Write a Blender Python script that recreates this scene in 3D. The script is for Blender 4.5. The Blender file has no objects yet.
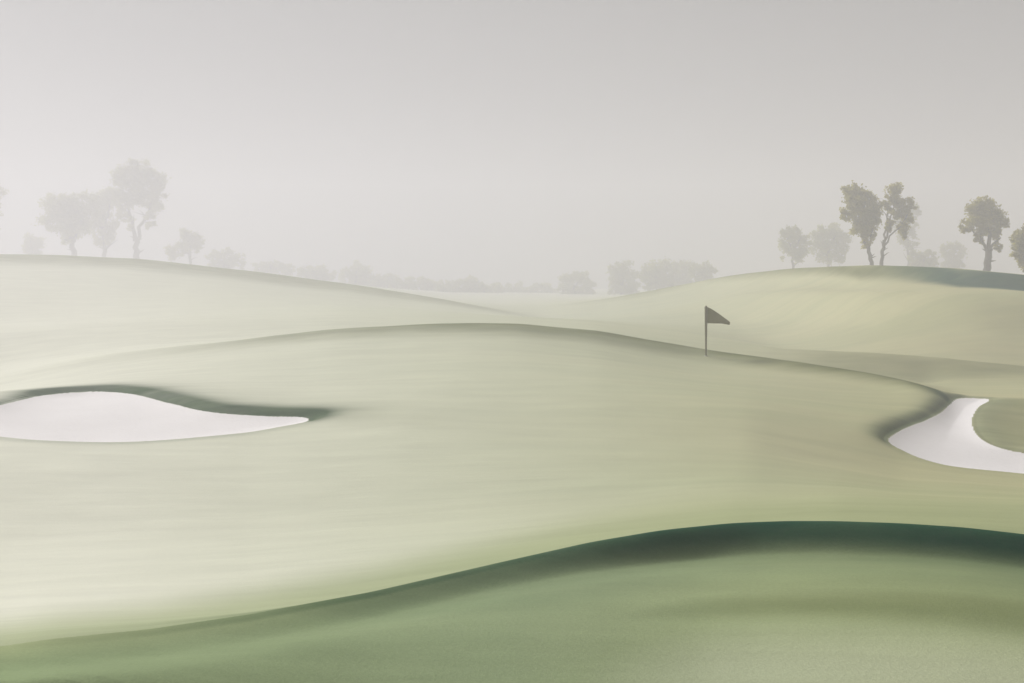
import bpy, math, random
import numpy as np

SC = bpy.context.scene
COL = SC.collection
F = 1422.2          # focal length in pixels of a 50 mm lens on 36 mm film, 1024 px wide
HOR = 292.0         # eye level in the photograph
R = math.radians
rng = np.random.default_rng(7)

SUN_AZ, SUN_EL = -52.0, 37.0      # degrees; azimuth from +Y, negative = left

# ------------------------------------------------------------------ materials
def new_mat(name):
    m = bpy.data.materials.new(name); m.use_nodes = True
    nt = m.node_tree
    b = nt.nodes['Principled BSDF']
    return m, nt, b

def N(nt, t, **kw):
    n = nt.nodes.new(t)
    for k, v in kw.items():
        if k.startswith('i_'):
            n.inputs[k[2:].replace('_', ' ')].default_value = v
        else:
            setattr(n, k, v)
    return n

def mixc(nt, fac, a, b, mode='MIX'):
    n = nt.nodes.new('ShaderNodeMix'); n.data_type = 'RGBA'; n.blend_type = mode
    L = nt.links.new
    for sock, v in ((n.inputs[0], fac), (n.inputs[6], a), (n.inputs[7], b)):
        if isinstance(v, bpy.types.NodeSocket): L(v, sock)
        elif isinstance(v, (int, float)): sock.default_value = v
        else: sock.default_value = (*v, 1)
    return n.outputs[2]

def ramp(nt, fac, lo, hi):
    n = nt.nodes.new('ShaderNodeMapRange'); n.interpolation_type = 'SMOOTHSTEP'
    nt.links.new(fac, n.inputs[0]); n.inputs[1].default_value = lo; n.inputs[2].default_value = hi
    return n.outputs[0]

def noise(nt, vec, scale, detail=4, rough=.55, stretch=None):
    if stretch:
        mp = nt.nodes.new('ShaderNodeMapping'); mp.inputs['Scale'].default_value = stretch
        nt.links.new(vec, mp.inputs['Vector']); vec = mp.outputs[0]
    n = nt.nodes.new('ShaderNodeTexNoise')
    n.inputs['Scale'].default_value = scale; n.inputs['Detail'].default_value = detail
    n.inputs['Roughness'].default_value = rough
    nt.links.new(vec, n.inputs['Vector'])
    return n.outputs['Fac']

def grass_material():
    m, nt, b = new_mat('turf')
    L = nt.links.new
    geo = N(nt, 'ShaderNodeNewGeometry'); P = geo.outputs['Position']
    at = N(nt, 'ShaderNodeAttribute', attribute_name='rough')  # longer grass plus the painted shade of brows and lips
    dr = N(nt, 'ShaderNodeAttribute', attribute_name='dry')
    # mown grass: pale, patchy
    broad = ramp(nt, noise(nt, P, .055, 3, .5, (1, .55, .2)), .32, .68)
    streak = ramp(nt, noise(nt, P, .30, 3, .5, (.16, 1.0, .3)), .35, .68)
    fine = noise(nt, P, 1.3, 4, .55, (.22, 1, .5))
    blade = noise(nt, P, 38, 3, .7)
    mown = mixc(nt, broad, MOWN_A, MOWN_B)
    mown = mixc(nt, dr.outputs['Fac'], mown, MOWN_DRY)
    dw = N(nt, 'ShaderNodeAttribute', attribute_name='pale_glow')
    dp = N(nt, 'ShaderNodeAttribute', attribute_name='deep_shade')
    sm = nt.nodes.new('ShaderNodeMath'); sm.operation = 'MULTIPLY'; sm.inputs[1].default_value = .27
    L(streak, sm.inputs[0])
    mown = mixc(nt, sm.outputs[0], mown, MOWN_C)
    nr = N(nt, 'ShaderNodeAttribute', attribute_name='cool')
    mown = mixc(nt, nr.outputs['Fac'], mown, NEAR)
    mown = mixc(nt, dw.outputs['Fac'], mown, PALE_GLOW)                     # left-hand haze glow put into the turf colour
    # unmown rough, with the shade of brows and lips put in
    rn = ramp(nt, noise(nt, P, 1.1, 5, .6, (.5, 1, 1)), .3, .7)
    rg = mixc(nt, dp.outputs['Fac'], mixc(nt, rn, ROUGH_SHADE_A, ROUGH_SHADE_B), mixc(nt, rn, DEEP_SHADE_A, DEEP_SHADE_B))
    # break up the border of the dark bands
    ad = nt.nodes.new('ShaderNodeMath'); ad.operation = 'ADD'
    sb = nt.nodes.new('ShaderNodeMath'); sb.operation = 'MULTIPLY_ADD'
    sb.inputs[1].default_value = .5; sb.inputs[2].default_value = -.25
    L(noise(nt, P, .8, 5, .6, (.35, 1, 1)), sb.inputs[0])
    mk = nt.nodes.new('ShaderNodeMath'); mk.operation = 'MULTIPLY'   # no border noise where no band is painted
    L(sb.outputs[0], mk.inputs[0]); L(ramp(nt, at.outputs['Fac'], .0, .3), mk.inputs[1])
    L(at.outputs['Fac'], ad.inputs[0]); L(mk.outputs[0], ad.inputs[1])
    ad.use_clamp = True
    c = mixc(nt, ad.outputs[0], mown, rg)
    v = nt.nodes.new('ShaderNodeMapRange'); v.inputs[1].default_value = .25; v.inputs[2].default_value = .75
    v.inputs[3].default_value = .94; v.inputs[4].default_value = 1.06
    L(fine, v.inputs[0])
    v2 = nt.nodes.new('ShaderNodeMapRange'); v2.inputs[1].default_value = .25; v2.inputs[2].default_value = .75
    v2.inputs[3].default_value = .92; v2.inputs[4].default_value = 1.08
    L(blade, v2.inputs[0])
    mm = nt.nodes.new('ShaderNodeMath'); mm.operation = 'MULTIPLY'
    L(v.outputs[0], mm.inputs[0]); L(v2.outputs[0], mm.inputs[1])
    vm = nt.nodes.new('ShaderNodeVectorMath'); vm.operation = 'SCALE'
    L(c, vm.inputs[0]); L(mm.outputs[0], vm.inputs['Scale'])
    L(vm.outputs[0], b.inputs['Base Color'])
    b.inputs['Roughness'].default_value = .95
    b.inputs['Specular IOR Level'].default_value = .05
    bp = N(nt, 'ShaderNodeBump'); bp.inputs['Strength'].default_value = .35; bp.inputs['Distance'].default_value = .0145
    L(blade, bp.inputs['Height'])
    bp2 = N(nt, 'ShaderNodeBump'); bp2.inputs['Strength'].default_value = .25; bp2.inputs['Distance'].default_value = .12
    L(fine, bp2.inputs['Height']); L(bp.outputs[0], bp2.inputs['Normal'])
    L(bp2.outputs[0], b.inputs['Normal'])
    return m

MOWN_A = (.300, .345, .170); MOWN_B = (.355, .385, .200); MOWN_C = (.235, .285, .130); MOWN_DRY = (.435, .410, .225)
NEAR = (.255, .330, .165)
PALE_GLOW = (.695, .690, .575)  # pale turf standing in for the haze glow at left
ROUGH_SHADE_A = (.098, .110, .026); ROUGH_SHADE_B = (.135, .145, .040)          # longer grass, with brow and lip shade put into it
DEEP_SHADE_A = (.006, .050, .029); DEEP_SHADE_B = (.012, .066, .032)            # dark green grass carrying painted shade of near brow, hill and lips

def sand_material():
    m, nt, b = new_mat('bunker_sand')
    L = nt.links.new
    P = N(nt, 'ShaderNodeNewGeometry').outputs['Position']
    n1 = noise(nt, P, .5, 4, .55); n2 = noise(nt, P, 14, 5, .65)
    c = mixc(nt, n1, (.76, .725, .715), (.84, .81, .80))
    c = mixc(nt, ramp(nt, n2, .5, .85), c, (.66, .61, .59))
    L(c, b.inputs['Base Color'])
    b.inputs['Roughness'].default_value = .95; b.inputs['Specular IOR Level'].default_value = .15
    bp = N(nt, 'ShaderNodeBump'); bp.inputs['Strength'].default_value = .4; bp.inputs['Distance'].default_value = .03
    L(n2, bp.inputs['Height'])
    L(bp.outputs[0], b.inputs['Normal'])
    return m

def leaf_material(name, a, c_, trans=.25):
    m, nt, b = new_mat(name)
    L = nt.links.new
    at = N(nt, 'ShaderNodeAttribute', attribute_name='tone')
    col = mixc(nt, at.outputs['Fac'], a, c_)
    L(col, b.inputs['Base Color'])
    b.inputs['Roughness'].default_value = .7
    b.inputs['Specular IOR Level'].default_value = .2
    tr = N(nt, 'ShaderNodeBsdfTranslucent'); L(col, tr.inputs['Color'])
    mx = N(nt, 'ShaderNodeMixShader'); mx.inputs[0].default_value = trans
    out = nt.nodes['Material Output']
    L(b.outputs[0], mx.inputs[1]); L(tr.outputs[0], mx.inputs[2]); L(mx.outputs[0], out.inputs['Surface'])
    return m

def plain_material(name, a, c_, scale, rough=.8, bump=.3):
    m, nt, b = new_mat(name)
    L = nt.links.new
    P = N(nt, 'ShaderNodeTexCoord').outputs['Object']
    n1 = noise(nt, P, scale, 5, .6)
    L(mixc(nt, ramp(nt, n1, .3, .7), a, c_), b.inputs['Base Color'])
    b.inputs['Roughness'].default_value = rough
    bp = N(nt, 'ShaderNodeBump'); bp.inputs['Strength'].default_value = bump; bp.inputs['Distance'].default_value = .0145
    L(n1, bp.inputs['Height']); L(bp.outputs[0], b.inputs['Normal'])
    return m

TURF = grass_material()
SAND = sand_material()
LEAF = leaf_material('olive_leaves', (.30, .27, .035), (.44, .39, .075), .6)
LEAF_SOFT = leaf_material('grey_green_leaves', (.26, .27, .070), (.38, .38, .11), .6)
BARK = plain_material('bark', (.075, .062, .042), (.12, .10, .07), 3)

# ------------------------------------------------------------------ terrain
# Every row of knots: distance from the camera (m) and, across the view, how far below eye level
# the ground lies there, as the angle it is seen at.  Interpolated smoothly, it is one height field.
def T(px, *pairs):
    xs = [p[0] for p in pairs]; ys = [p[1] for p in pairs]
    return np.interp(px, xs, ys)

CREST1 = [(0,646),(50,639),(150,629),(250,614),(370,592),(510,560),(590,542),(662,530),(732,523),(785,521),(837,521),(900,523),(962,527),(1024,534),(1084,543)]
CREST1_Y = [(0,9.3),(250,10.5),(510,12.0),(732,13.2),(1024,13.0)]
CREST2 = [(-60,388),(0,377),(50,366),(100,357),(150,350),(200,344),(250,338),(330,329),(420,324.5),(475,323.5),(520,324.5),(600,331),(700,348),(780,359),(870,373),(910,381),(935,390),(950,400),(975,402),(1024,405),(1084,407)]
CREST2_Y = [(-60,63),(700,64),(800,60),(900,56),(950,53),(1024,53)]
LEFT_CREST = [(-60,252.5),(0,254),(60,255),(140,259),(250,271),(350,284),(450,300),(540,318.5),(600,315),(660,307),(740,293),(800,288),(1084,292)]
RIGHT_CREST = [(-60,259),(140,264),(250,274),(350,287),(450,302.5),(500,307),(540,308),(600,300),(660,289),(700,281),(740,274),(800,268),(870,265),(950,268),(1024,275),(1084,282)]

def near_k(px):
    return T(px, (700,1),(860,.42),(960,.28),(1084,.26))

def knots(px):
    """distance Y (C,K) and view row py (C,K) for every column px"""
    c1 = T(px, *CREST1); y1 = T(px, *CREST1_Y)
    c2 = T(px, *CREST2); y2 = T(px, *CREST2_Y)
    lc = T(px, *LEFT_CREST); rc = T(px, *RIGHT_CREST)
    one = np.ones_like(px)
    K = []
    def flat(Y, z): K.append((one*Y, one*(HOR - z*F/Y)))
    flat(1.0, -2.40)
    flat(7.0, -2.46)
    foot = T(px, (0,26),(250,28),(510,27),(662,34),(837,34),(1024,34))
    fd = T(px, (0,1.1),(250,.9),(510,.6),(732,.42),(1024,.42))
    K.append((y1 - fd - .9, c1 + foot + T(px,(0,14),(510,14),(732,13),(1024,13))))
    K.append((y1 - fd, c1 + foot))
    K.append((y1, c1))
    K.append((one*19., c1 + T(px, (0,-24),(150,-14),(250,-4),(370,6),(510,14),(732,25),(1024,25))))
    K.append((one*27., T(px, (0,560),(250,548),(510,526),(732,503),(837,500),(1024,506))))
    K.append((one*37., T(px, (0,443),(150,446),(250,446),(400,440),(600,440),(750,445),(900,474),(1024,484))))
    K.append((one*45., T(px, (0,400),(150,402),(310,399),(450,392),(600,392),(750,400),(870,415),(950,432),(1024,440))))
    pre = T(px, (0,9),(250,10),(330,11),(520,13),(700,15),(870,16),(930,13),(960,13),(1024,17))
    K.append((y2 - 3.2, c2 + pre))
    K.append((y2, c2))
    K.append((one*75., c2 + T(px, (-60,-14),(0,-10),(150,-4),(250,2),(330,6),(520,6),(870,6),(930,-3),(950,-20),(1024,-27))))
    b90 = T(px, (0,329),(200,318),(330,315),(420,317),(520,321.5),(600,326),(700,338),(780,348.5),(870,353),(940,358),(1024,366),(1084,371))
    K.append((one*88., b90))
    K.append((one*97., b90 + T(px, (0,-6),(700,-5),(780,1),(870,3),(1024,3))))
    K.append((one*122., T(px, (0,287),(200,292),(350,303),(450,311),(540,319.5),(600,320),(700,323),(800,326),(900,329),(1024,337))))
    n0 = len(K)-3
    pl = T(px, (-60,9),(300,9),(450,5),(540,.6),(600,1.5),(1084,4))
    K.append((one*143., lc + pl))
    K.append((one*150., lc))
    pr = T(px, (-60,-1.5),(450,-.5),(540,2.5),(640,6),(740,8),(860,9),(920,13),(1084,17))
    K.append((one*166., rc + pr))
    K.append((one*175., rc))
    k = near_k(px)
    for i in range(n0, len(K)): K[i] = (75+(K[i][0]-75)*k, K[i][1])
    K.append((one*230., T(px, (0,259),(140,264),(250,274),(350,287),(450,300),(500,303),(560,301),(600,299),(660,293),(740,279),(800,273),(870,270),(950,273),(1024,280))))
    K.append((one*320., T(px, (0,260),(140,264),(250,274),(350,284),(450,295),(540,297),(600,297),(660,294),(740,284),(1024,283))))
    K.append((one*640., one*289.))
    Y = np.stack([k[0] for k in K], 1); P = np.stack([k[1] for k in K], 1)
    return Y, P

def pchip(X, V, q):
    """monotone cubic for each row: X,V (C,K) increasing X; q (C,Q)"""
    h = np.diff(X, axis=1); d = np.diff(V, axis=1)/h
    m = np.zeros_like(V)
    w1 = 2*h[:, 1:] + h[:, :-1]; w2 = h[:, 1:] + 2*h[:, :-1]
    same = d[:, :-1]*d[:, 1:] > 0
    with np.errstate(divide='ignore', invalid='ignore'):
        hm = (w1 + w2)/(w1/d[:, :-1] + w2/d[:, 1:])
    m[:, 1:-1] = np.where(same, hm, 0); m[:, 0] = d[:, 0]; m[:, -1] = d[:, -1]
    out = np.empty_like(q)
    for c in range(X.shape[0]):
        i = np.clip(np.searchsorted(X[c], q[c]) - 1, 0, X.shape[1]-2)
        t = (q[c]-X[c, i])/h[c, i]; t = np.clip(t, 0, 1)
        t2, t3 = t*t, t*t*t
        out[c] = ((2*t3-3*t2+1)*V[c, i] + (t3-2*t2+t)*h[c, i]*m[c, i]
                  + (-2*t3+3*t2)*V[c, i+1] + (t3-t2)*h[c, i]*m[c, i+1])
    return out

def smooth_cols(A, px, sig):
    """gaussian smoothing across columns (px uneven is fine inside the dense fan)"""
    k = np.exp(-.5*(np.arange(-3*sig, 3*sig+1)/sig)**2); k /= k.sum()
    B = np.pad(A, ((3*sig, 3*sig), (0, 0)), mode='edge')
    return np.stack([np.convolve(B[:, j], k, 'valid') for j in range(A.shape[1])], 1)

PXF = np.arange(-60, 1085, 1.0)                  # fine table of columns
KY, KP = knots(PXF)
KY = smooth_cols(KY, PXF, 36); KPs = smooth_cols(KP, PXF, 10)
YF = np.concatenate([np.linspace(1, 8, 40), np.linspace(8.1, 15, 160), np.linspace(15.2, 30, 80),
                     np.linspace(30.15, 66, 240), np.linspace(66.5, 180, 220), np.linspace(182, 640, 120)])
PYT = -pchip(1/KY[:, ::-1], -KPs[:, ::-1], np.repeat(1/YF[None, :], len(PXF), 0))   # (px, Y) -> py
ZT = -(PYT - HOR)/F*YF[None, :]                                                     # (px, Y) -> height

def bilin(tab, px, Y):
    a = np.clip(px + 60, 0, len(PXF)-1.001); i = a.astype(int); f = a - i
    j = np.clip(np.searchsorted(YF, Y) - 1, 0, len(YF)-2)
    t = np.clip((Y - YF[j])/(YF[j+1]-YF[j]), 0, 1)
    return ((tab[i, j]*(1-t)+tab[i, j+1]*t)*(1-f) + (tab[i+1, j]*(1-t)+tab[i+1, j+1]*t)*f)

TH_MIN, TH_MAX = math.atan((-56-512)/F), math.atan((1080-512)/F)

def sstep(a, b, x):
    t = np.clip((x-a)/(b-a), 0, 1); return t*t*(3-2*t)

def base_height(X, Yw):
    """height of the ground without bunkers at world X,Y; also the fan coordinates used"""
    th = np.arctan2(X, Yw); r = np.hypot(X, Yw)
    tc = np.clip(th, TH_MIN, TH_MAX)
    px = 512 + F*np.tan(tc); Y = np.clip(r*np.cos(tc), 1, 639)
    z = bilin(ZT, px, Y)
    far = sstep(R(25), R(75), np.abs(th))
    roll = -2.6 + .9*np.sin(X*.045+.6)*np.cos(Yw*.038) + .5*np.sin(X*.11+Yw*.07)
    roll = np.where(r < 14, -2.42 + (roll+2.42)*sstep(6, 14, r), roll)
    return z*(1-far) + roll*far, px, Y

# small natural unevenness of the ground
def uneven(X, Y, r):
    a = (np.sin(X*.31+1.3*np.sin(Y*.17)) * np.sin(Y*.27+.9*np.sin(X*.21)))*.035
    b = np.sin(X*1.7+np.sin(Y*1.1)*1.2)*np.sin(Y*1.3+np.sin(X*.9))*.010
    return (a*sstep(20, 50, r) + b*sstep(5, 40, r)*.8)*(1-.0*r)

def pix_to_plan(px, py, y0=30., y1=61.):
    ys = np.linspace(y0, y1, 600)
    p = bilin(PYT, np.full(600, float(px)), ys)
    k = np.argmax(p <= py) if (p <= py).any() else int(np.argmin(p))
    yk = ys[k]
    if 0 < k and p[k] <= py < p[k-1]: yk = ys[k-1]+(ys[k]-ys[k-1])*(p[k-1]-py)/(p[k-1]-p[k])
    return ((px-512)/F*yk, yk)

def dense(poly, n=10):
    """rounded closed outline (Catmull-Rom)"""
    P = np.array(poly, float); M = len(P); out = []
    for i in range(M):
        a, b, c, d = P[i-1], P[i], P[(i+1) % M], P[(i+2) % M]
        for t in np.arange(n)/n:
            out.append(.5*((2*b)+(-a+c)*t+(2*a-5*b+4*c-d)*t*t+(-a+3*b-3*c+d)*t**3))
    return np.array(out)

BUNKER_L = [(-64,424),(-30,414),(0,405),(40,396),(90,391.5),(130,394),(170,404),(210,413),(260,416.5),(297,417.5),(309,420),
            (298,424),(250,432),(200,437),(140,441),(90,442),(40,440),(0,436),(-45,431)]
BUNKER_R = [(888,441),(901,430),(925,420),(940,412),(949,404),(957,398),(978,397.5),(990,399.5),(979,407),(973,418),(975,431),(986,442),
            (1006,450),(1040,455),(1080,458),(1082,480),(1024,474.5),(960,468),(930,462),(906,453)]
def plan(poly):
    return np.array([pix_to_plan(a, b) for a, b in dense(poly)])
PLANS = [plan(BUNKER_L), plan(BUNKER_R)]

def sdf(X, Y, poly):
    """signed distance (negative inside) and the unit vector from the nearest edge point"""
    best = np.full(X.shape, 1e9); nx = np.zeros_like(X); ny = np.zeros_like(X); inside = np.zeros(X.shape, bool)
    M = len(poly)
    for i in range(M):
        ax, ay = poly[i]; bx, by = poly[(i+1) % M]
        ex, ey = bx-ax, by-ay
        t = np.clip(((X-ax)*ex+(Y-ay)*ey)/(ex*ex+ey*ey+1e-12), 0, 1)
        dx, dy = X-(ax+t*ex), Y-(ay+t*ey)
        d = dx*dx+dy*dy
        best = np.minimum(best, d)
        w = math.hypot(ex, ey)/(d+.09)**2/np.sqrt(d+1e-6)
        nx += w*dx; ny += w*dy
        cr = ((ay > Y) != (by > Y)) & (X < ex*(Y-ay)/(ey+1e-12*(ey == 0))+ax)
        inside ^= cr
    d = np.sqrt(best)
    q = np.maximum(np.hypot(nx, ny), 1e-9)
    return np.where(inside, -d, d), nx/q, ny/q

def height(X, Y):
    """height, rough with painted shade (0..1), dry (0..1), bunker id per point"""
    sh = X.shape; X = X.ravel(); Y = Y.ravel()
    z, px, Yv = base_height(X, Y); r = np.hypot(X, Y)
    z = z + uneven(X, Y, r)
    infan = 1 - sstep(R(24), R(34), np.abs(np.arctan2(X, Y)))
    # rough: shade painted along the brows as darker, longer grass
    c1y = np.interp(px, *zip(*CREST1_Y)); c2y = np.interp(px, *zip(*CREST2_Y))
    w1 = T(px, (0,.08),(250,.38),(400,.62),(520,.82),(650,1.0),(1084,1.0))
    py = bilin(PYT, px, Yv); c1 = np.interp(px, *zip(*CREST1))
    below = py - c1
    rough = w1*np.where(Yv < c1y, 1-sstep(T(px,(0,-4),(510,2),(662,8),(837,12),(1084,12)), T(px,(0,60),(510,48),(662,54),(837,48),(1084,56)), below), 1-sstep(0, 3, Yv-c1y))
    rough = np.maximum(rough, w1*.55*(Yv < c1y)*(1-sstep(0, 105, below))*sstep(-4, 4, below))
    rough = np.maximum(rough, T(px,(0,.05),(60,.25),(200,.6),(500,.9),(700,1),(1084,1))*(Yv < c1y)*(1-sstep(4, 13, below))*sstep(-3, 1, below))
    # weaker second dark swath lower on the near slope
    rough = np.maximum(rough, .50*T(px,(520,0),(720,.8),(830,1),(1084,1))*np.exp(-((below-82)/T(px,(600,11),(1024,19)))**2)*(Yv < c1y))
    rough = np.maximum(rough, T(px,(0,.20),(300,.26),(600,.20),(760,.05),(1084,0))*(Yv < c1y)*sstep(-2, 20, below))
    w2 = T(px, (0,.0),(150,.12),(300,.55),(480,.8),(700,.9),(860,.95),(930,1),(948,1),(965,.15),(1084,0))
    dd = c2y - Yv
    rough = np.maximum(rough, w2*np.where(dd > 0, 1-sstep(.2, T(px,(400,4.4),(700,3.6),(900,2.6)), dd), 1-sstep(0, 2.5, -dd)))
    Y0 = Yv; Yv = np.where(Yv > 75, 75+(Yv-75)/near_k(px), Yv)
    wl = T(px, (-60,.5),(250,.5),(450,.42),(540,.05),(600,0),(1084,0))
    rough = np.maximum(rough, wl*np.where(Yv < 150, sstep(138, 149, Yv), 1-sstep(150, 158, Yv)))
    wr = T(px, (540,0),(640,.5),(740,.7),(860,.9),(930,1),(1084,1))
    y0 = T(px, (640,165),(860,163),(930,157),(1084,153))
    rough = np.maximum(rough, wr*np.where(Yv < 175, sstep(0, T(px,(700,1),(900,.9),(960,.6),(1084,.5)), (Yv-y0)/(175-y0)), 1-sstep(175, 190, Yv)))  # shaded brow and flank of the right hill, painted darker
    # the strip of longer grass beyond the right bunker
    wb = T(px, (760,0),(830,.42),(1084,.5))
    rough = np.maximum(rough, wb*sstep(68, 84, Yv)*(1-sstep(88, 92, Yv)))
    Yv = Y0
    dry = T(px, (0,0),(350,.1),(600,.35),(800,.8),(1084,1.0))*sstep(16, 40, Yv)
    pale_glow = T(px, (-60,1),(100,.95),(300,.75),(500,.5),(700,.22),(900,.05),(1084,0))*(.22+.78*sstep(4, 40, -below*(Yv < 30)+99*(Yv >= 30)))  # haze glow at left painted as paler turf
    pale_glow = np.maximum(pale_glow, T(px,(500,0),(720,.28),(1084,.28))*(Yv < c1y)*sstep(75, 150, below))
    pale_glow = pale_glow*np.where((Yv < c1y) & (below > 0), T(px,(0,.1),(300,.3),(600,1),(1084,1)), 1)
    deep_shade = np.where(Yv < 25, T(px, (0,.6),(300,.75),(500,.9),(650,1),(1084,1)), np.maximum(sstep(850, 960, px)*sstep(92, 97, Yv), .12*(Yv < 70)))  # where the painted shade turns darkest green
    deep_shade = np.where((Yv < c1y), deep_shade*(1-T(px,(500,0),(750,.75),(1084,.75))*sstep(48, 72, below)), deep_shade)
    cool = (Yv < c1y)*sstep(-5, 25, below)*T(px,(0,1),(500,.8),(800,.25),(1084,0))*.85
    bid = np.zeros(X.shape, int)
    for n, poly in enumerate(PLANS):
        lo = poly.min(0)-9; hi = poly.max(0)+9
        k = np.where((X > lo[0]) & (X < hi[0]) & (Y > lo[1]) & (Y < hi[1]))[0]
        d, ux, uy = sdf(X[k], Y[k], poly)
        bid[k] = np.where(d < 0, n+1, 0)
        o = np.maximum(d-.13, 0)
        pk = px[k]
        if n == 0:
            bw = np.maximum(sstep(-.45, .4, uy), .9*sstep(.2, .8, ux)*sstep(-.55, .0, uy))
            H = .21; fall = 3.6
        else:
            back = np.maximum(sstep(0, .7, uy), sstep(.3, .9, -ux)*sstep(-.5, .1, uy))
            side = sstep(955, 972, pk)                              # the grass tongue: low rounded rim
            tongue = sstep(-.2, .5, np.maximum(ux, uy))*sstep(-.75, -.2, uy)
            bw = back*(1-side)+.45*tongue*side
            H = .25; fall = .8
        bw = np.where(d > 0, bw, 0)
        z[k] += H*bw*(1-np.exp(-o/.35))*np.exp(-o/fall)*(1-sstep(2.5, 7, o))
        z[k] += np.where(d < 0, -.13*(1-np.exp(np.minimum(d, 0)/.5)), 0)
        if n == 0: rim = (.28+.70*bw)*np.exp(-(o/(.32+.42*bw))**2)+.34*bw*np.exp(-(o/2.0)**2)
        else: rim = (.15+.75*bw)*np.exp(-(o/(.25+.22*bw))**2)
        rim = np.minimum(rim, 1)
        rough[k] = np.maximum(rough[k], rim*(.95 if n == 0 else .85))  # lip shade painted into the turf along the sand edge
        deep_shade[k] = np.maximum(deep_shade[k], (.7 if n == 0 else .7)*np.exp(-(o/(3. if n == 0 else .9))**2)*(1-sstep(3, 8, o)))
    tg = sstep(968, 980, px)*sstep(397, 401, py)*(1-sstep(446, 452, py))*(Yv > 36)*(Yv < 62)*(bid == 0)
    rough = np.maximum(rough, .42*tg)
    rough *= infan
    rough = np.where(infan < 1, np.maximum(rough, .35*(1-infan)*(.5+.5*np.sin(X*.09)*np.sin(Y*.07))), rough)
    return z.reshape(sh), rough.reshape(sh), dry.reshape(sh), pale_glow.reshape(sh), deep_shade.reshape(sh), cool.reshape(sh), bid.reshape(sh), px.reshape(sh), Yv.reshape(sh)

def ground_z(x, y):
    return float(height(np.array([float(x)]), np.array([float(y)]))[0][0])

th = np.concatenate([np.linspace(-180, -40, 70)[:-1], np.linspace(-40, -22.4, 45)[:-1], np.linspace(-22.4, 22.4, 800),
                     np.linspace(22.4, 40, 45)[1:], np.linspace(40, 180, 70)[1:]])
th = np.radians(th)
rr = np.concatenate([np.linspace(.6, 8, 60)[:-1], np.linspace(8, 15.5, 200)[:-1], np.linspace(15.5, 30, 60)[:-1],
                     np.linspace(30, 35.5, 34)[:-1], np.linspace(35.5, 49, 250)[:-1], np.linspace(49, 62, 110)[:-1], np.linspace(62, 100, 110)[:-1], np.linspace(100, 200, 130)[:-1], np.linspace(200, 620, 50)])
TH, RR = np.meshgrid(th, rr, indexing='ij')
GX, GY = RR*np.sin(TH), RR*np.cos(TH)
GZ, GR, GD, GW, GE, GC, GB, GPX, GYV = height(GX, GY)
nT, nR = GX.shape
VERTS = np.stack([GX, GY, GZ], -1).reshape(-1, 3)
idx = np.arange(nT*nR).reshape(nT, nR)
Q = np.stack([idx[:-1, :-1], idx[:-1, 1:], idx[1:, 1:], idx[1:, :-1]], -1)[:, :, ::-1].reshape(-1, 4)
# smooth normals of the whole sheet so that pieces meet without a seam
e1 = VERTS[Q[:, 2]]-VERTS[Q[:, 0]]; e2 = VERTS[Q[:, 3]]-VERTS[Q[:, 1]]
fn = np.cross(e1, e2); fn *= np.where(fn[:, 2:] < 0, -1, 1)
if np.cross(e1, e2)[:, 2].mean() < 0: Q = Q[:, ::-1]
VN = np.zeros_like(VERTS)
fnn = fn/np.maximum(np.linalg.norm(fn, axis=1, keepdims=True), 1e-12)
for c in range(4): np.add.at(VN, Q[:, c], fnn)
VN /= np.maximum(np.linalg.norm(VN, axis=1, keepdims=True), 1e-9)

def mesh_from(name, verts, quads, mat, smooth=True):
    me = bpy.data.meshes.new(name)
    me.vertices.add(len(verts)); me.vertices.foreach_set('co', np.ascontiguousarray(verts, np.float32).ravel())
    k = quads.shape[1]
    me.loops.add(quads.size); me.loops.foreach_set('vertex_index', np.ascontiguousarray(quads, np.int32).ravel())
    me.polygons.add(len(quads)); me.polygons.foreach_set('loop_start', np.arange(0, quads.size, k, dtype=np.int32))
    me.polygons.foreach_set('use_smooth', np.full(len(quads), smooth))
    me.update(calc_edges=True); me.validate()
    me.materials.append(mat)
    o = bpy.data.objects.new(name, me); COL.objects.link(o)
    return o

def attr(o, name, vals):
    a = o.data.attributes.new(name, 'FLOAT', 'POINT'); a.data.foreach_set('value', np.ascontiguousarray(vals, np.float32))

def piece(name, fmask, mat, **props):
    q = Q[fmask]; u, inv = np.unique(q, return_inverse=True)
    o = mesh_from(name, VERTS[u], inv.reshape(q.shape), mat)
    attr(o, 'rough', GR.ravel()[u]); attr(o, 'dry', GD.ravel()[u]); attr(o, 'pale_glow', GW.ravel()[u]); attr(o, 'deep_shade', GE.ravel()[u]); attr(o, 'cool', GC.ravel()[u])  # rough also carries the painted brow and lip shade
    o.data.normals_split_custom_set_from_vertices(VN[u].astype(np.float32))
    for k, v in props.items(): o[k] = v
    return o

fb = GB.ravel()[Q]                                   # bunker id of the four corners
fbid = np.where((fb == fb[:, :1]).all(1), fb[:, 0], np.where((fb > 0).sum(1) >= 3, fb.max(1), 0))
fY = GYV.ravel()[Q].mean(1); fP = GPX.ravel()[Q].mean(1)
zone = np.where(fY < 19, 0, np.where(fY < 75, 1, np.where(fP < 545, 2, 3)))
zone = np.where(fbid > 0, 3+fbid, zone)
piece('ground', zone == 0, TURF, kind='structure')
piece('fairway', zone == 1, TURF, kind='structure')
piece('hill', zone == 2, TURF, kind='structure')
piece('hill', zone == 3, TURF, kind='structure')
piece('sand_bunker', zone == 4, SAND, label='long pale lens shaped sand bunker under a dark grassy lip on the left slope', category='sand bunker')
piece('sand_bunker', zone == 5, SAND, label='pale sand bunker curling round a grass tongue at the foot of the flag mound', category='sand bunker')

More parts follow.
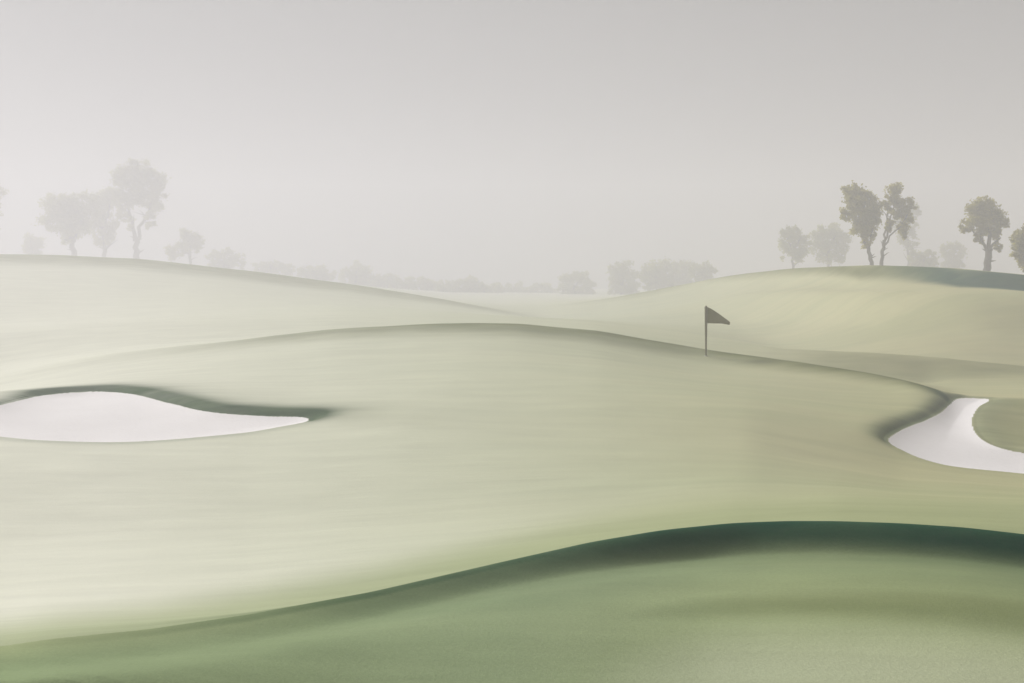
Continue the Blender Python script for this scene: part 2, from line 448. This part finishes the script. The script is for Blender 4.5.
# ------------------------------------------------------------------ trees
def tube(points, radii, seg=7):
    """one tapered limb as rings; points (n,3)"""
    V, Fq = [], []
    P = np.array(points, float)
    for i, p in enumerate(P):
        t = P[min(i+1, len(P)-1)]-P[max(i-1, 0)]; t /= np.linalg.norm(t)
        a = np.cross(t, (0, 1, .01)); a /= np.linalg.norm(a); b = np.cross(t, a)
        for s in range(seg):
            w = 2*math.pi*s/seg
            V.append(p+radii[i]*(a*math.cos(w)+b*math.sin(w)))
    for i in range(len(P)-1):
        for s in range(seg):
            Fq.append((i*seg+s, i*seg+(s+1) % seg, (i+1)*seg+(s+1) % seg, (i+1)*seg+s))
    return V, Fq

def curve(a, b, bend, n=7, seed=0):
    g = np.random.default_rng(seed)
    a = np.array(a, float); b = np.array(b, float); t = np.linspace(0, 1, n)[:, None]
    p = a+(b-a)*t + np.array(bend)*np.sin(t*math.pi)
    p[1:-1] += g.normal(0, .02*np.linalg.norm(b-a), (n-2, 3))
    return p

def make_tree(px, py, dist, lobes, limbs, label, name='tree', group='trees in the mist', leaf=.26, per=1.0, mat=None, tw=4.0, seed=1, cat='tree'):
    """lobes: (x, y, rx, ry) of leaf masses and limbs: (x0,y0,x1,y1) seen from the tee, in 1/F of the distance"""
    g = np.random.default_rng(seed)
    if dist > 200: dist *= 1.14 if dist < 345 else 1.0; leaf *= 1.1                         # the misty rows stand well back
    s = dist/F
    X = (px-512)*s; z0 = ground_z(X, dist)
    sink = (HOR-py)*s - z0                    # the visible foot may sit a little above the ground behind the brow
    root = bpy.data.objects.new(name, None); root.empty_display_size = .5
    root.location = (X, dist, z0-.05); COL.objects.link(root)
    root['label'] = label; root['category'] = cat
    if group: root['group'] = group
    def loc(x, y, dy=0.): return np.array([(x-px)*s, dy, (py-y)*s + sink + .05])
    # trunk and limbs
    V, Q4 = [], []; stems = []
    def add(v, f):
        o = len(V); V.extend(v); Q4.extend([tuple(i+o for i in q) for q in f])
    for n, (x0, y0, x1, y1, w0, w1) in enumerate(limbs):
        if cat == 'thicket' and n: stems.append((V, Q4)); V, Q4 = [], []
        a = loc(x0, y0); b = loc(x1, y1, g.uniform(-1, 1)*abs(x1-px)*s*.6)
        if n == 0 or y0 >= py-1: a[2] = min(a[2], -.15)
        pts = curve(a, b, (g.uniform(-.15, .15), 0, 0), 8, seed+n)
        rad = np.linspace(w0, w1, 8)*s*.5
        if y0 >= py-1: rad[0] *= 1.35
        add(*tube(pts, rad))
        # twigs that carry the leaf clumps
        for k in range(5):
            t = g.uniform(.45, .95); i = int(t*7)
            q = pts[i]; L = np.linalg.norm(b-a)*g.uniform(.18, .38)
            d = g.normal(0, 1, 3); d[2] = abs(d[2])*.9+.3; d /= np.linalg.norm(d)
            add(*tube(curve(q, q+d*L, (0, 0, .05*L), 5, seed*31+n*7+k), np.linspace(rad[i]*.5, .012, 5), 5))
    for V, Q4 in stems+[(V, Q4)]:
        t = mesh_from('stem' if stems else 'trunk', np.array(V), np.array(Q4), BARK); t.parent = root
    # foliage: clumps of small leaf sprays through the volume of every lobe
    CV = []; tone = []
    if cat == 'bush' or py > 280:                                    # foliage down to the ground
        xs = [l[0]-l[2]*.6 for l in lobes]+[l[0]+l[2]*.6 for l in lobes]; m = .5*(min(xs)+max(xs)); hw = .5*(max(xs)-min(xs))
        lobes = list(lobes)+[(m-hw*.5, py-2.5, hw*.7, 5), (m+hw*.5, py-2.5, hw*.7, 5), (m, py-4, hw*.6, 6)]
    for (x, y, rx, ry) in lobes:
        c = loc(x, y); ax = rx*s; az = ry*s; ay = min(ax, az)*.95
        c[1] += g.uniform(-.35, .35)*ay
        ncl = max(12, int(34*per*(rx*ry/260.)**.7))
        for k in range(ncl):
            d = g.normal(0, 1, 3); d /= np.linalg.norm(d)
            rad = g.uniform(.0, 1)**(1/2.4)*.92
            p = c+d*rad*np.array([ax, ay, az])*1.06
            cr = g.uniform(.16, .30)*min(ax, az)
            nl = int(g.uniform(40, 72))
            pos = p+g.normal(0, 1, (nl, 3))*np.array([cr, cr, cr*.85])*.8
            tb = g.uniform(0, 1)
            for q in pos:
                CV.append(q); tone.append(np.clip(tb+g.normal(0, .18), 0, 1))
    C0 = np.array(CV); n = len(C0)
    u = g.normal(0, 1, (n, 3)); u /= np.linalg.norm(u, axis=1, keepdims=True)
    w = np.cross(u, g.normal(0, 1, (n, 3))); w /= np.linalg.norm(w, axis=1, keepdims=True)
    sz = (leaf*g.uniform(.6, 1.25, n))[:, None]
    pts = np.stack([C0-u*sz, C0+w*sz*.55-u*sz*.1, C0+u*sz, C0-w*sz*.55+u*sz*.1], 1).reshape(-1, 3)
    o = mesh_from('crown', pts, np.arange(4*n).reshape(-1, 4), mat or LEAF, smooth=False)
    attr(o, 'tone', np.repeat(tone, 4)); o.parent = root
    return root

G_L = 'trees on the left hill'; G_R = 'trees on the right hill'; G_F = 'far trees in the gap between the hills'
# --- left hill
make_tree(74, 255, 330, [(66,212,22,16),(74,222,18,14),(58,207,15,15),(72,202,14,11),(86,208,12,14),(52,220,11,13),(66,222,15,13),(80,224,12,13),(70,236,10,8)],
          [(77,255,70,232,7,4),(74,242,56,214,4,2),(74,240,84,208,4,1.6)],
          'round headed grey tree on the left hill with a leaning trunk', group=G_L, leaf=.34, mat=LEAF_SOFT, seed=11)
make_tree(136, 258, 335, [(139,167,13,10),(127,176,13,11),(152,178,13,12),(139,184,20,14),(117,192,8,13),(160,186,9,14),(126,200,11,14),(153,202,10,16),(139,200,10,10),(122,212,6,10),(150,220,6,11),(128,222,5,8)],
          [(136,258,136,238,7,5),(135,241,125,198,4.5,1.5),(137,241,151,196,4.5,1.5)],
          'tallest vase shaped tree on the left hill with a forked trunk', group=G_L, leaf=.34, mat=LEAF_SOFT, seed=12)
make_tree(103, 257, 400, [(100,205,12,15),(108,200,10,12),(97,222,11,14),(110,224,9,14),(104,240,10,8)],
          [(103,257,103,222,5,3),(103,232,96,208,3,1.4),(103,230,110,204,3,1.4)],
          'faint tree between the round tree and the vase shaped tree', group=G_L, leaf=.4, mat=LEAF_SOFT, seed=13)
make_tree(-14, 254, 370, [(-22,196,16,16),(-8,194,12,14),(-14,212,16,14),(-10,224,9,8)],
          [(-14,254,-14,222,6,4),(-14,236,-24,204,4,2),(-14,234,-6,202,4,2)],
          'pale tree cut by the left edge of the view', group=G_L, leaf=.34, mat=LEAF_SOFT, seed=14)
make_tree(31, 254, 430, [(28,240,7,8),(36,243,7,7),(30,248,9,5)], [(31,254,30,240,3,1.4)],
          'small faint bush on the left hill left of the round tree', name='bush', group=G_L, leaf=.36, mat=LEAF_SOFT, seed=15, cat='bush')
make_tree(190, 262, 400, [(191,234,10,9),(186,243,10,9),(196,244,8,9),(178,249,9,8),(170,252,8,7)],
          [(190,262,190,240,3.4,2),(189,254,180,247,2,1)],
          'small faint bushy tree right of the vase shaped tree', group=G_L, leaf=.36, mat=LEAF_SOFT, seed=16)
make_tree(224, 268, 430, [(214,256,9,6),(226,254,11,6.5),(239,257,9,5.5),(228,261,14,5)], [(224,269,224,256,2.6,1.4)],
          'low rounded bush where the left hill begins to fall', name='bush', group=G_L, leaf=.34, mat=LEAF_SOFT, seed=17, cat='bush')
make_tree(271, 274, 450, [(262,264,10,5),(276,265,11,5),(288,268,9,4.5)], [(271,275,270,264,2.4,1.2)],
          'flattest bush halfway down the brow of the left hill', name='bush', group=G_L, leaf=.34, mat=LEAF_SOFT, seed=18, cat='bush')
make_tree(314, 281, 440, [(303,272,9,6),(316,271,11,6.5),(328,275,9,6)], [(314,282,314,271,2.4,1.2)],
          'faint low bush between the flattest bush and the foot of the left hill', name='bush', group=G_L, leaf=.4, mat=LEAF_SOFT, seed=20, cat='bush')
make_tree(355, 286, 450, [(346,273,9,8),(358,270,10,9),(368,275,8,8),(356,279,15,6)], [(355,287,356,270,3,1.4)],
          'faint bush low on the falling end of the left hill', name='bush', group=G_L, leaf=.4, mat=LEAF_SOFT, seed=19, cat='bush')
# --- gap between the hills
gap = [
 (574, 297, 400, [(568,280,11,9),(580,279,10,9),(588,286,9,7),(572,288,13,7)], 'round dark bush nearest the middle gap between the hills'),
 (622, 294, 380, [(616,272,9,10),(627,271,10,11),(634,281,8,9),(620,284,13,9)], 'pale upright tree at the foot of the right hill'),
 (657, 288, 365, [(648,271,10,10),(660,268,11,11),(668,275,9,9),(655,279,15,8)], 'broad rounded tree at the middle of the row below the right hill'),
 (681, 284, 390, [(676,268,9,9),(687,266,9,9),(684,274,10,8)], 'narrow pale tree between the broad rounded tree and the small tree'),
 (702, 281, 350, [(698,268,9,8),(708,270,8,7),(702,274,11,6)], 'small tree highest up the left flank of the right hill'),
]
for n, (px, py, d, lb, lab) in enumerate(gap):
    x0 = lb[0][0]; x1 = lb[1][0]
    make_tree(px, py, d, lb, [(px, py, px, py-12, 3.4, 2.2), (px, py-8, x0, lb[0][1], 2, .8), (px, py-8, x1, lb[1][1], 2, .8)], lab, group=G_F, leaf=.36, mat=LEAF_SOFT, seed=40+n)
far = [(388,291,460,[(372,282,12,6),(388,280,13,7),(402,284,12,6)],'faint thicket at the foot of the left hill, left of the long low thicket'),
       (422,298,430,[(405,287,18,7),(424,284,18,8),(443,287,16,7)],'long low thicket left of the middle gap'),
       (470,300,410,[(450,290,16,8),(470,287,17,9),(490,290,15,8)],'low rounded thicket in the middle of the gap'),
       (522,300,440,[(500,290,15,7),(522,290,17,7),(545,291,16,7)],'faintest thicket right of the middle of the gap')]
for n, (px, py, d, lb, lab) in enumerate(far):
    make_tree(px, py, d, lb, [(px+dx, py+1, px+dx, py-9, 2.4, 1.2) for dx in (-14, 0, 14)], lab, name='thicket', group='thickets in the middle gap', leaf=.5, per=1.3, mat=LEAF_SOFT, seed=60+n, cat='thicket')
# --- right hill
make_tree(871, 265, 164, [(850,189,8,8),(856,196,11,11),(866,201,11,10),(876,206,8,11),(850,206,9,12),(861,212,13,14),(874,219,7,12),(858,226,9,10),(868,229,8,12),(866,241,5,9),(845,216,5,8)],
          [(872,266,868,246,4.5,3.4),(868,248,854,204,3.4,1),(868,248,864,200,3,1),(869,246,878,204,2.4,.9)],
          'dark fan shaped tree on the right hill, leftmost of the tall pair', group=G_R, seed=21, leaf=.17, per=1.25)
make_tree(882, 265, 169, [(893,190,8,9),(889,203,5,11),(898,203,9,11),(907,206,8,10),(894,216,6,13),(905,219,8,13),(889,226,4,10),(902,233,5,8)],
          [(882,266,884,240,4.2,3),(884,244,888,206,2.6,1),(884,242,896,200,2.4,.9),(884,246,906,214,2,.8)],
          'narrow tree on the right hill with a ragged split crown, rightmost of the tall pair', group=G_R, seed=22, leaf=.17)
make_tree(908, 266, 290, [(902,226,9,15),(912,216,8,14),(908,240,9,12)], [(908,267,908,236,3,1.8),(908,244,902,222,1.8,.8)],
          'faint tree showing behind the split crown of the narrow tree', group=G_R, leaf=.34, mat=LEAF_SOFT, seed=23)
make_tree(793, 268, 255, [(787,237,8,11),(796,236,8,9),(803,241,7,9),(788,251,9,10),(800,254,9,9)], [(793,269,793,246,3,2),(793,254,787,238,2,.8),(793,252,800,238,2,.8)],
          'pale square headed tree at the left end of the right hill trees', group=G_R, leaf=.28, mat=LEAF_SOFT, seed=24)
make_tree(828, 267, 275, [(820,236,10,12),(831,233,10,11),(840,242,9,12),(822,250,11,11),(834,254,10,10)], [(828,268,828,246,3,2),(828,252,820,236,2,.8),(828,252,836,236,2,.8)],
          'pale broad tree just left of the dark fan shaped tree', group=G_R, leaf=.3, mat=LEAF_SOFT, seed=25)
make_tree(988, 270, 162, [(986,214,17,13),(981,205,10,10),(988,207,11,11),(975,215,11,11),(992,218,11,10),(1001,221,7,9),(984,226,10,9),(966,226,6,8),(977,236,6,9),(994,232,7,7),(998,246,4,6)],
          [(987,272,989,248,8,6.5),(988,252,979,236,4,2),(989,250,988,214,4.5,2),(979,238,968,222,2,.8),(990,248,999,238,2.6,1.2),(988,226,998,216,2,.8)],
          'domed tree with a thick short trunk at the right of the right hill', group=G_R, seed=26, leaf=.17)
make_tree(1026, 275, 150, [(1019,238,8,11),(1028,232,10,12),(1018,252,7,12),(1032,248,10,12),(1024,262,8,9)], [(1026,276,1026,248,4,2.6),(1026,256,1019,240,2.2,.9),(1026,254,1032,236,2.2,.9)],
          'tree cut by the right edge of the view', group=G_R, leaf=.2, seed=27)
make_tree(924, 267, 280, [(916,257,9,6),(926,255,10,6),(934,259,8,5)], [(924,268,924,256,2.4,1.2)],
          'low pale bush between the narrow tree and the domed tree', name='bush', group=G_R, leaf=.3, mat=LEAF_SOFT, seed=28, cat='bush')
make_tree(954, 268, 320, [(948,251,8,9),(957,249,8,9),(953,258,10,7)], [(954,269,954,252,2.6,1.2)],
          'faint rounded bush close left of the domed tree', name='bush', group=G_R, leaf=.34, mat=LEAF_SOFT, seed=29, cat='bush')

# ------------------------------------------------------------------ flag
def make_flag():
    stick_mat = plain_material('dull_painted_pole', (.14, .125, .045), (.17, .15, .06), 6, .5, .05)
    cloth = plain_material('olive_cloth', (.165, .155, .05), (.20, .185, .065), 4, .9, .15)
    px, py = 706., 355.0
    ys = np.linspace(58, 64, 200); p = bilin(PYT, np.full(200, px), ys)
    Y = float(ys[np.argmin(np.abs(p-py))]); s = Y/F; X = (px-512)*s
    z0 = ground_z(X, Y)
    root = bpy.data.objects.new('golf_flag', None); root.location = (X, Y, z0); COL.objects.link(root)
    root['label'] = 'dark olive pennant on a flagstick standing on the brow of the green'; root['category'] = 'golf flag'
    H = 49.5*s
    zs = np.array([-.25, 0, .3*H, .62*H, .66*H, .985*H, H])
    V, Fq = tube([(0, 0, z) for z in zs], [.036, .036, .044, .058, .060, .066, .045], 14)
    n = len(V); V = list(V)
    Fq = [tuple(f) for f in Fq]
    o = mesh_from('flagstick', np.array(V), np.array(Fq), stick_mat); o.parent = root
    # domed cap
    Vc, Fc = tube([(0, 0, H), (0, 0, H+.02), (0, 0, H+.035)], [.046, .036, .006], 14)
    o = mesh_from('cap', np.array(Vc), np.array(Fc), stick_mat); o.parent = root
    # hole cup rim in the turf
    Vc, Fc = tube([(0, 0, -.1), (0, 0, .012), (0, 0, .012), (0, 0, -.1)], [.075, .075, .060, .060], 20)
    o = mesh_from('hole_cup', np.array(Vc), np.array(Fc), plain_material('cup_plastic', (.5, .5, .47), (.55, .55, .5), 5)); o.parent = root
    # pennant: hangs from the hoist, its top edge falling in an arc to a blunt tip; two sides and a hem
    nu, nv = 30, 14
    L = 22.5*s
    pts = []
    for side in (-1, 1):
        for i in range(nu+1):
            u = i/nu
            top = H*.985 - (15.0*s)*(u**1.25)
            bot = H*.985 - (16.2*s) - (.2*s)*math.sin(u*3.1) - (1.4*s)*sstep(.55, 1, u)
            bot = min(bot, top-.03)
            for j in range(nv+1):
                v = j/nv
                y = .10*math.sin(u*5.2+v*.9)*u + .03*math.sin(u*11+v*2)*u + side*.006
                pts.append((.05+u*L, y, top+(bot-top)*v))
    pts = np.array(pts); M = (nu+1)*(nv+1); fq = []
    g = lambda s_, i, j: s_*M+i*(nv+1)+j
    for i in range(nu):
        for j in range(nv):
            fq.append((g(0,i,j), g(0,i+1,j), g(0,i+1,j+1), g(0,i,j+1)))
            fq.append((g(1,i,j), g(1,i,j+1), g(1,i+1,j+1), g(1,i+1,j)))
        for j in (0, nv): fq.append((g(0,i,j), g(1,i,j), g(1,i+1,j), g(0,i+1,j)))
    for j in range(nv):
        for i in (0, nu): fq.append((g(0,i,j), g(0,i,j+1), g(1,i,j+1), g(1,i,j)))
    o = mesh_from('pennant', pts, np.array(fq), cloth); o.parent = root
make_flag()

# ------------------------------------------------------------------ haze
def make_haze(density):
    x, y0, y1, z0, z1 = 640, -640, 640, -9.5, 48
    v = np.array([(a, b, c) for a in (-x, x) for b in (y0, y1) for c in (z0, z1)], float)
    f = np.array([(0,1,3,2),(4,6,7,5),(0,4,5,1),(2,3,7,6),(0,2,6,4),(1,5,7,3)])
    m = bpy.data.materials.new('haze'); m.use_nodes = True; nt = m.node_tree; nt.nodes.clear()
    out = nt.nodes.new('ShaderNodeOutputMaterial'); pv = nt.nodes.new('ShaderNodeVolumePrincipled')
    pv.inputs['Color'].default_value = (.888, .872, .922, 1)
    pv.inputs['Density'].default_value = density
    pv.inputs['Anisotropy'].default_value = .12
    nt.links.new(pv.outputs[0], out.inputs['Volume'])
    o = mesh_from('haze', v, f, m, smooth=False); o['kind'] = 'stuff'
    return o
make_haze(.0042)

# ------------------------------------------------------------------ light
w = bpy.data.worlds.new('World'); SC.world = w; w.use_nodes = True
nt = w.node_tree; bg = nt.nodes['Background']
sky = nt.nodes.new('ShaderNodeTexSky'); sky.sky_type = 'NISHITA'; sky.sun_disc = False
sky.sun_elevation = R(SUN_EL); sky.sun_rotation = R(SUN_AZ)
sky.air_density = 1.0; sky.dust_density = 4.0; sky.ozone_density = 1.0
hs = nt.nodes.new('ShaderNodeHueSaturation'); hs.inputs['Saturation'].default_value = .03
nt.links.new(sky.outputs[0], hs.inputs['Color']); hs.inputs['Value'].default_value = .97
tint = mixc(nt, 1.0, hs.outputs[0], (1.0, .98, .965), 'MULTIPLY'); nt.links.new(tint, bg.inputs['Color'])
bg.inputs['Strength'].default_value = .0145

sl = bpy.data.lights.new('sun', 'SUN'); sl.energy = 1.5; sl.angle = R(14); sl.color = (1, .992, .985)
so = bpy.data.objects.new('sun', sl); COL.objects.link(so)
from mathutils import Vector
d = Vector((math.sin(R(SUN_AZ))*math.cos(R(SUN_EL)), math.cos(R(SUN_AZ))*math.cos(R(SUN_EL)), math.sin(R(SUN_EL))))
so.rotation_euler = d.to_track_quat('Z', 'Y').to_euler(); so.location = d*60

# ------------------------------------------------------------------ camera
cd = bpy.data.cameras.new('camera'); cd.lens = 50; cd.sensor_width = 36; cd.clip_start = .1; cd.clip_end = 3000
cd.shift_y = -(341.5-HOR)/1024
co = bpy.data.objects.new('camera', cd); COL.objects.link(co); co.location = (0, 0, 0); co.rotation_euler = (R(90), 0, 0)
SC.camera = co

SC.view_settings.view_transform = 'Standard'; SC.view_settings.look = 'None'
SC.view_settings.gamma = 1; SC.view_settings.use_curve_mapping = False
SC.view_settings.exposure = 1.70
cy = SC.cycles
cy.use_denoising = True
cy.max_bounces = 8; cy.diffuse_bounces = 3; cy.volume_bounces = 4; cy.transmission_bounces = 4; cy.transparent_max_bounces = 8
cy.use_adaptive_sampling = False
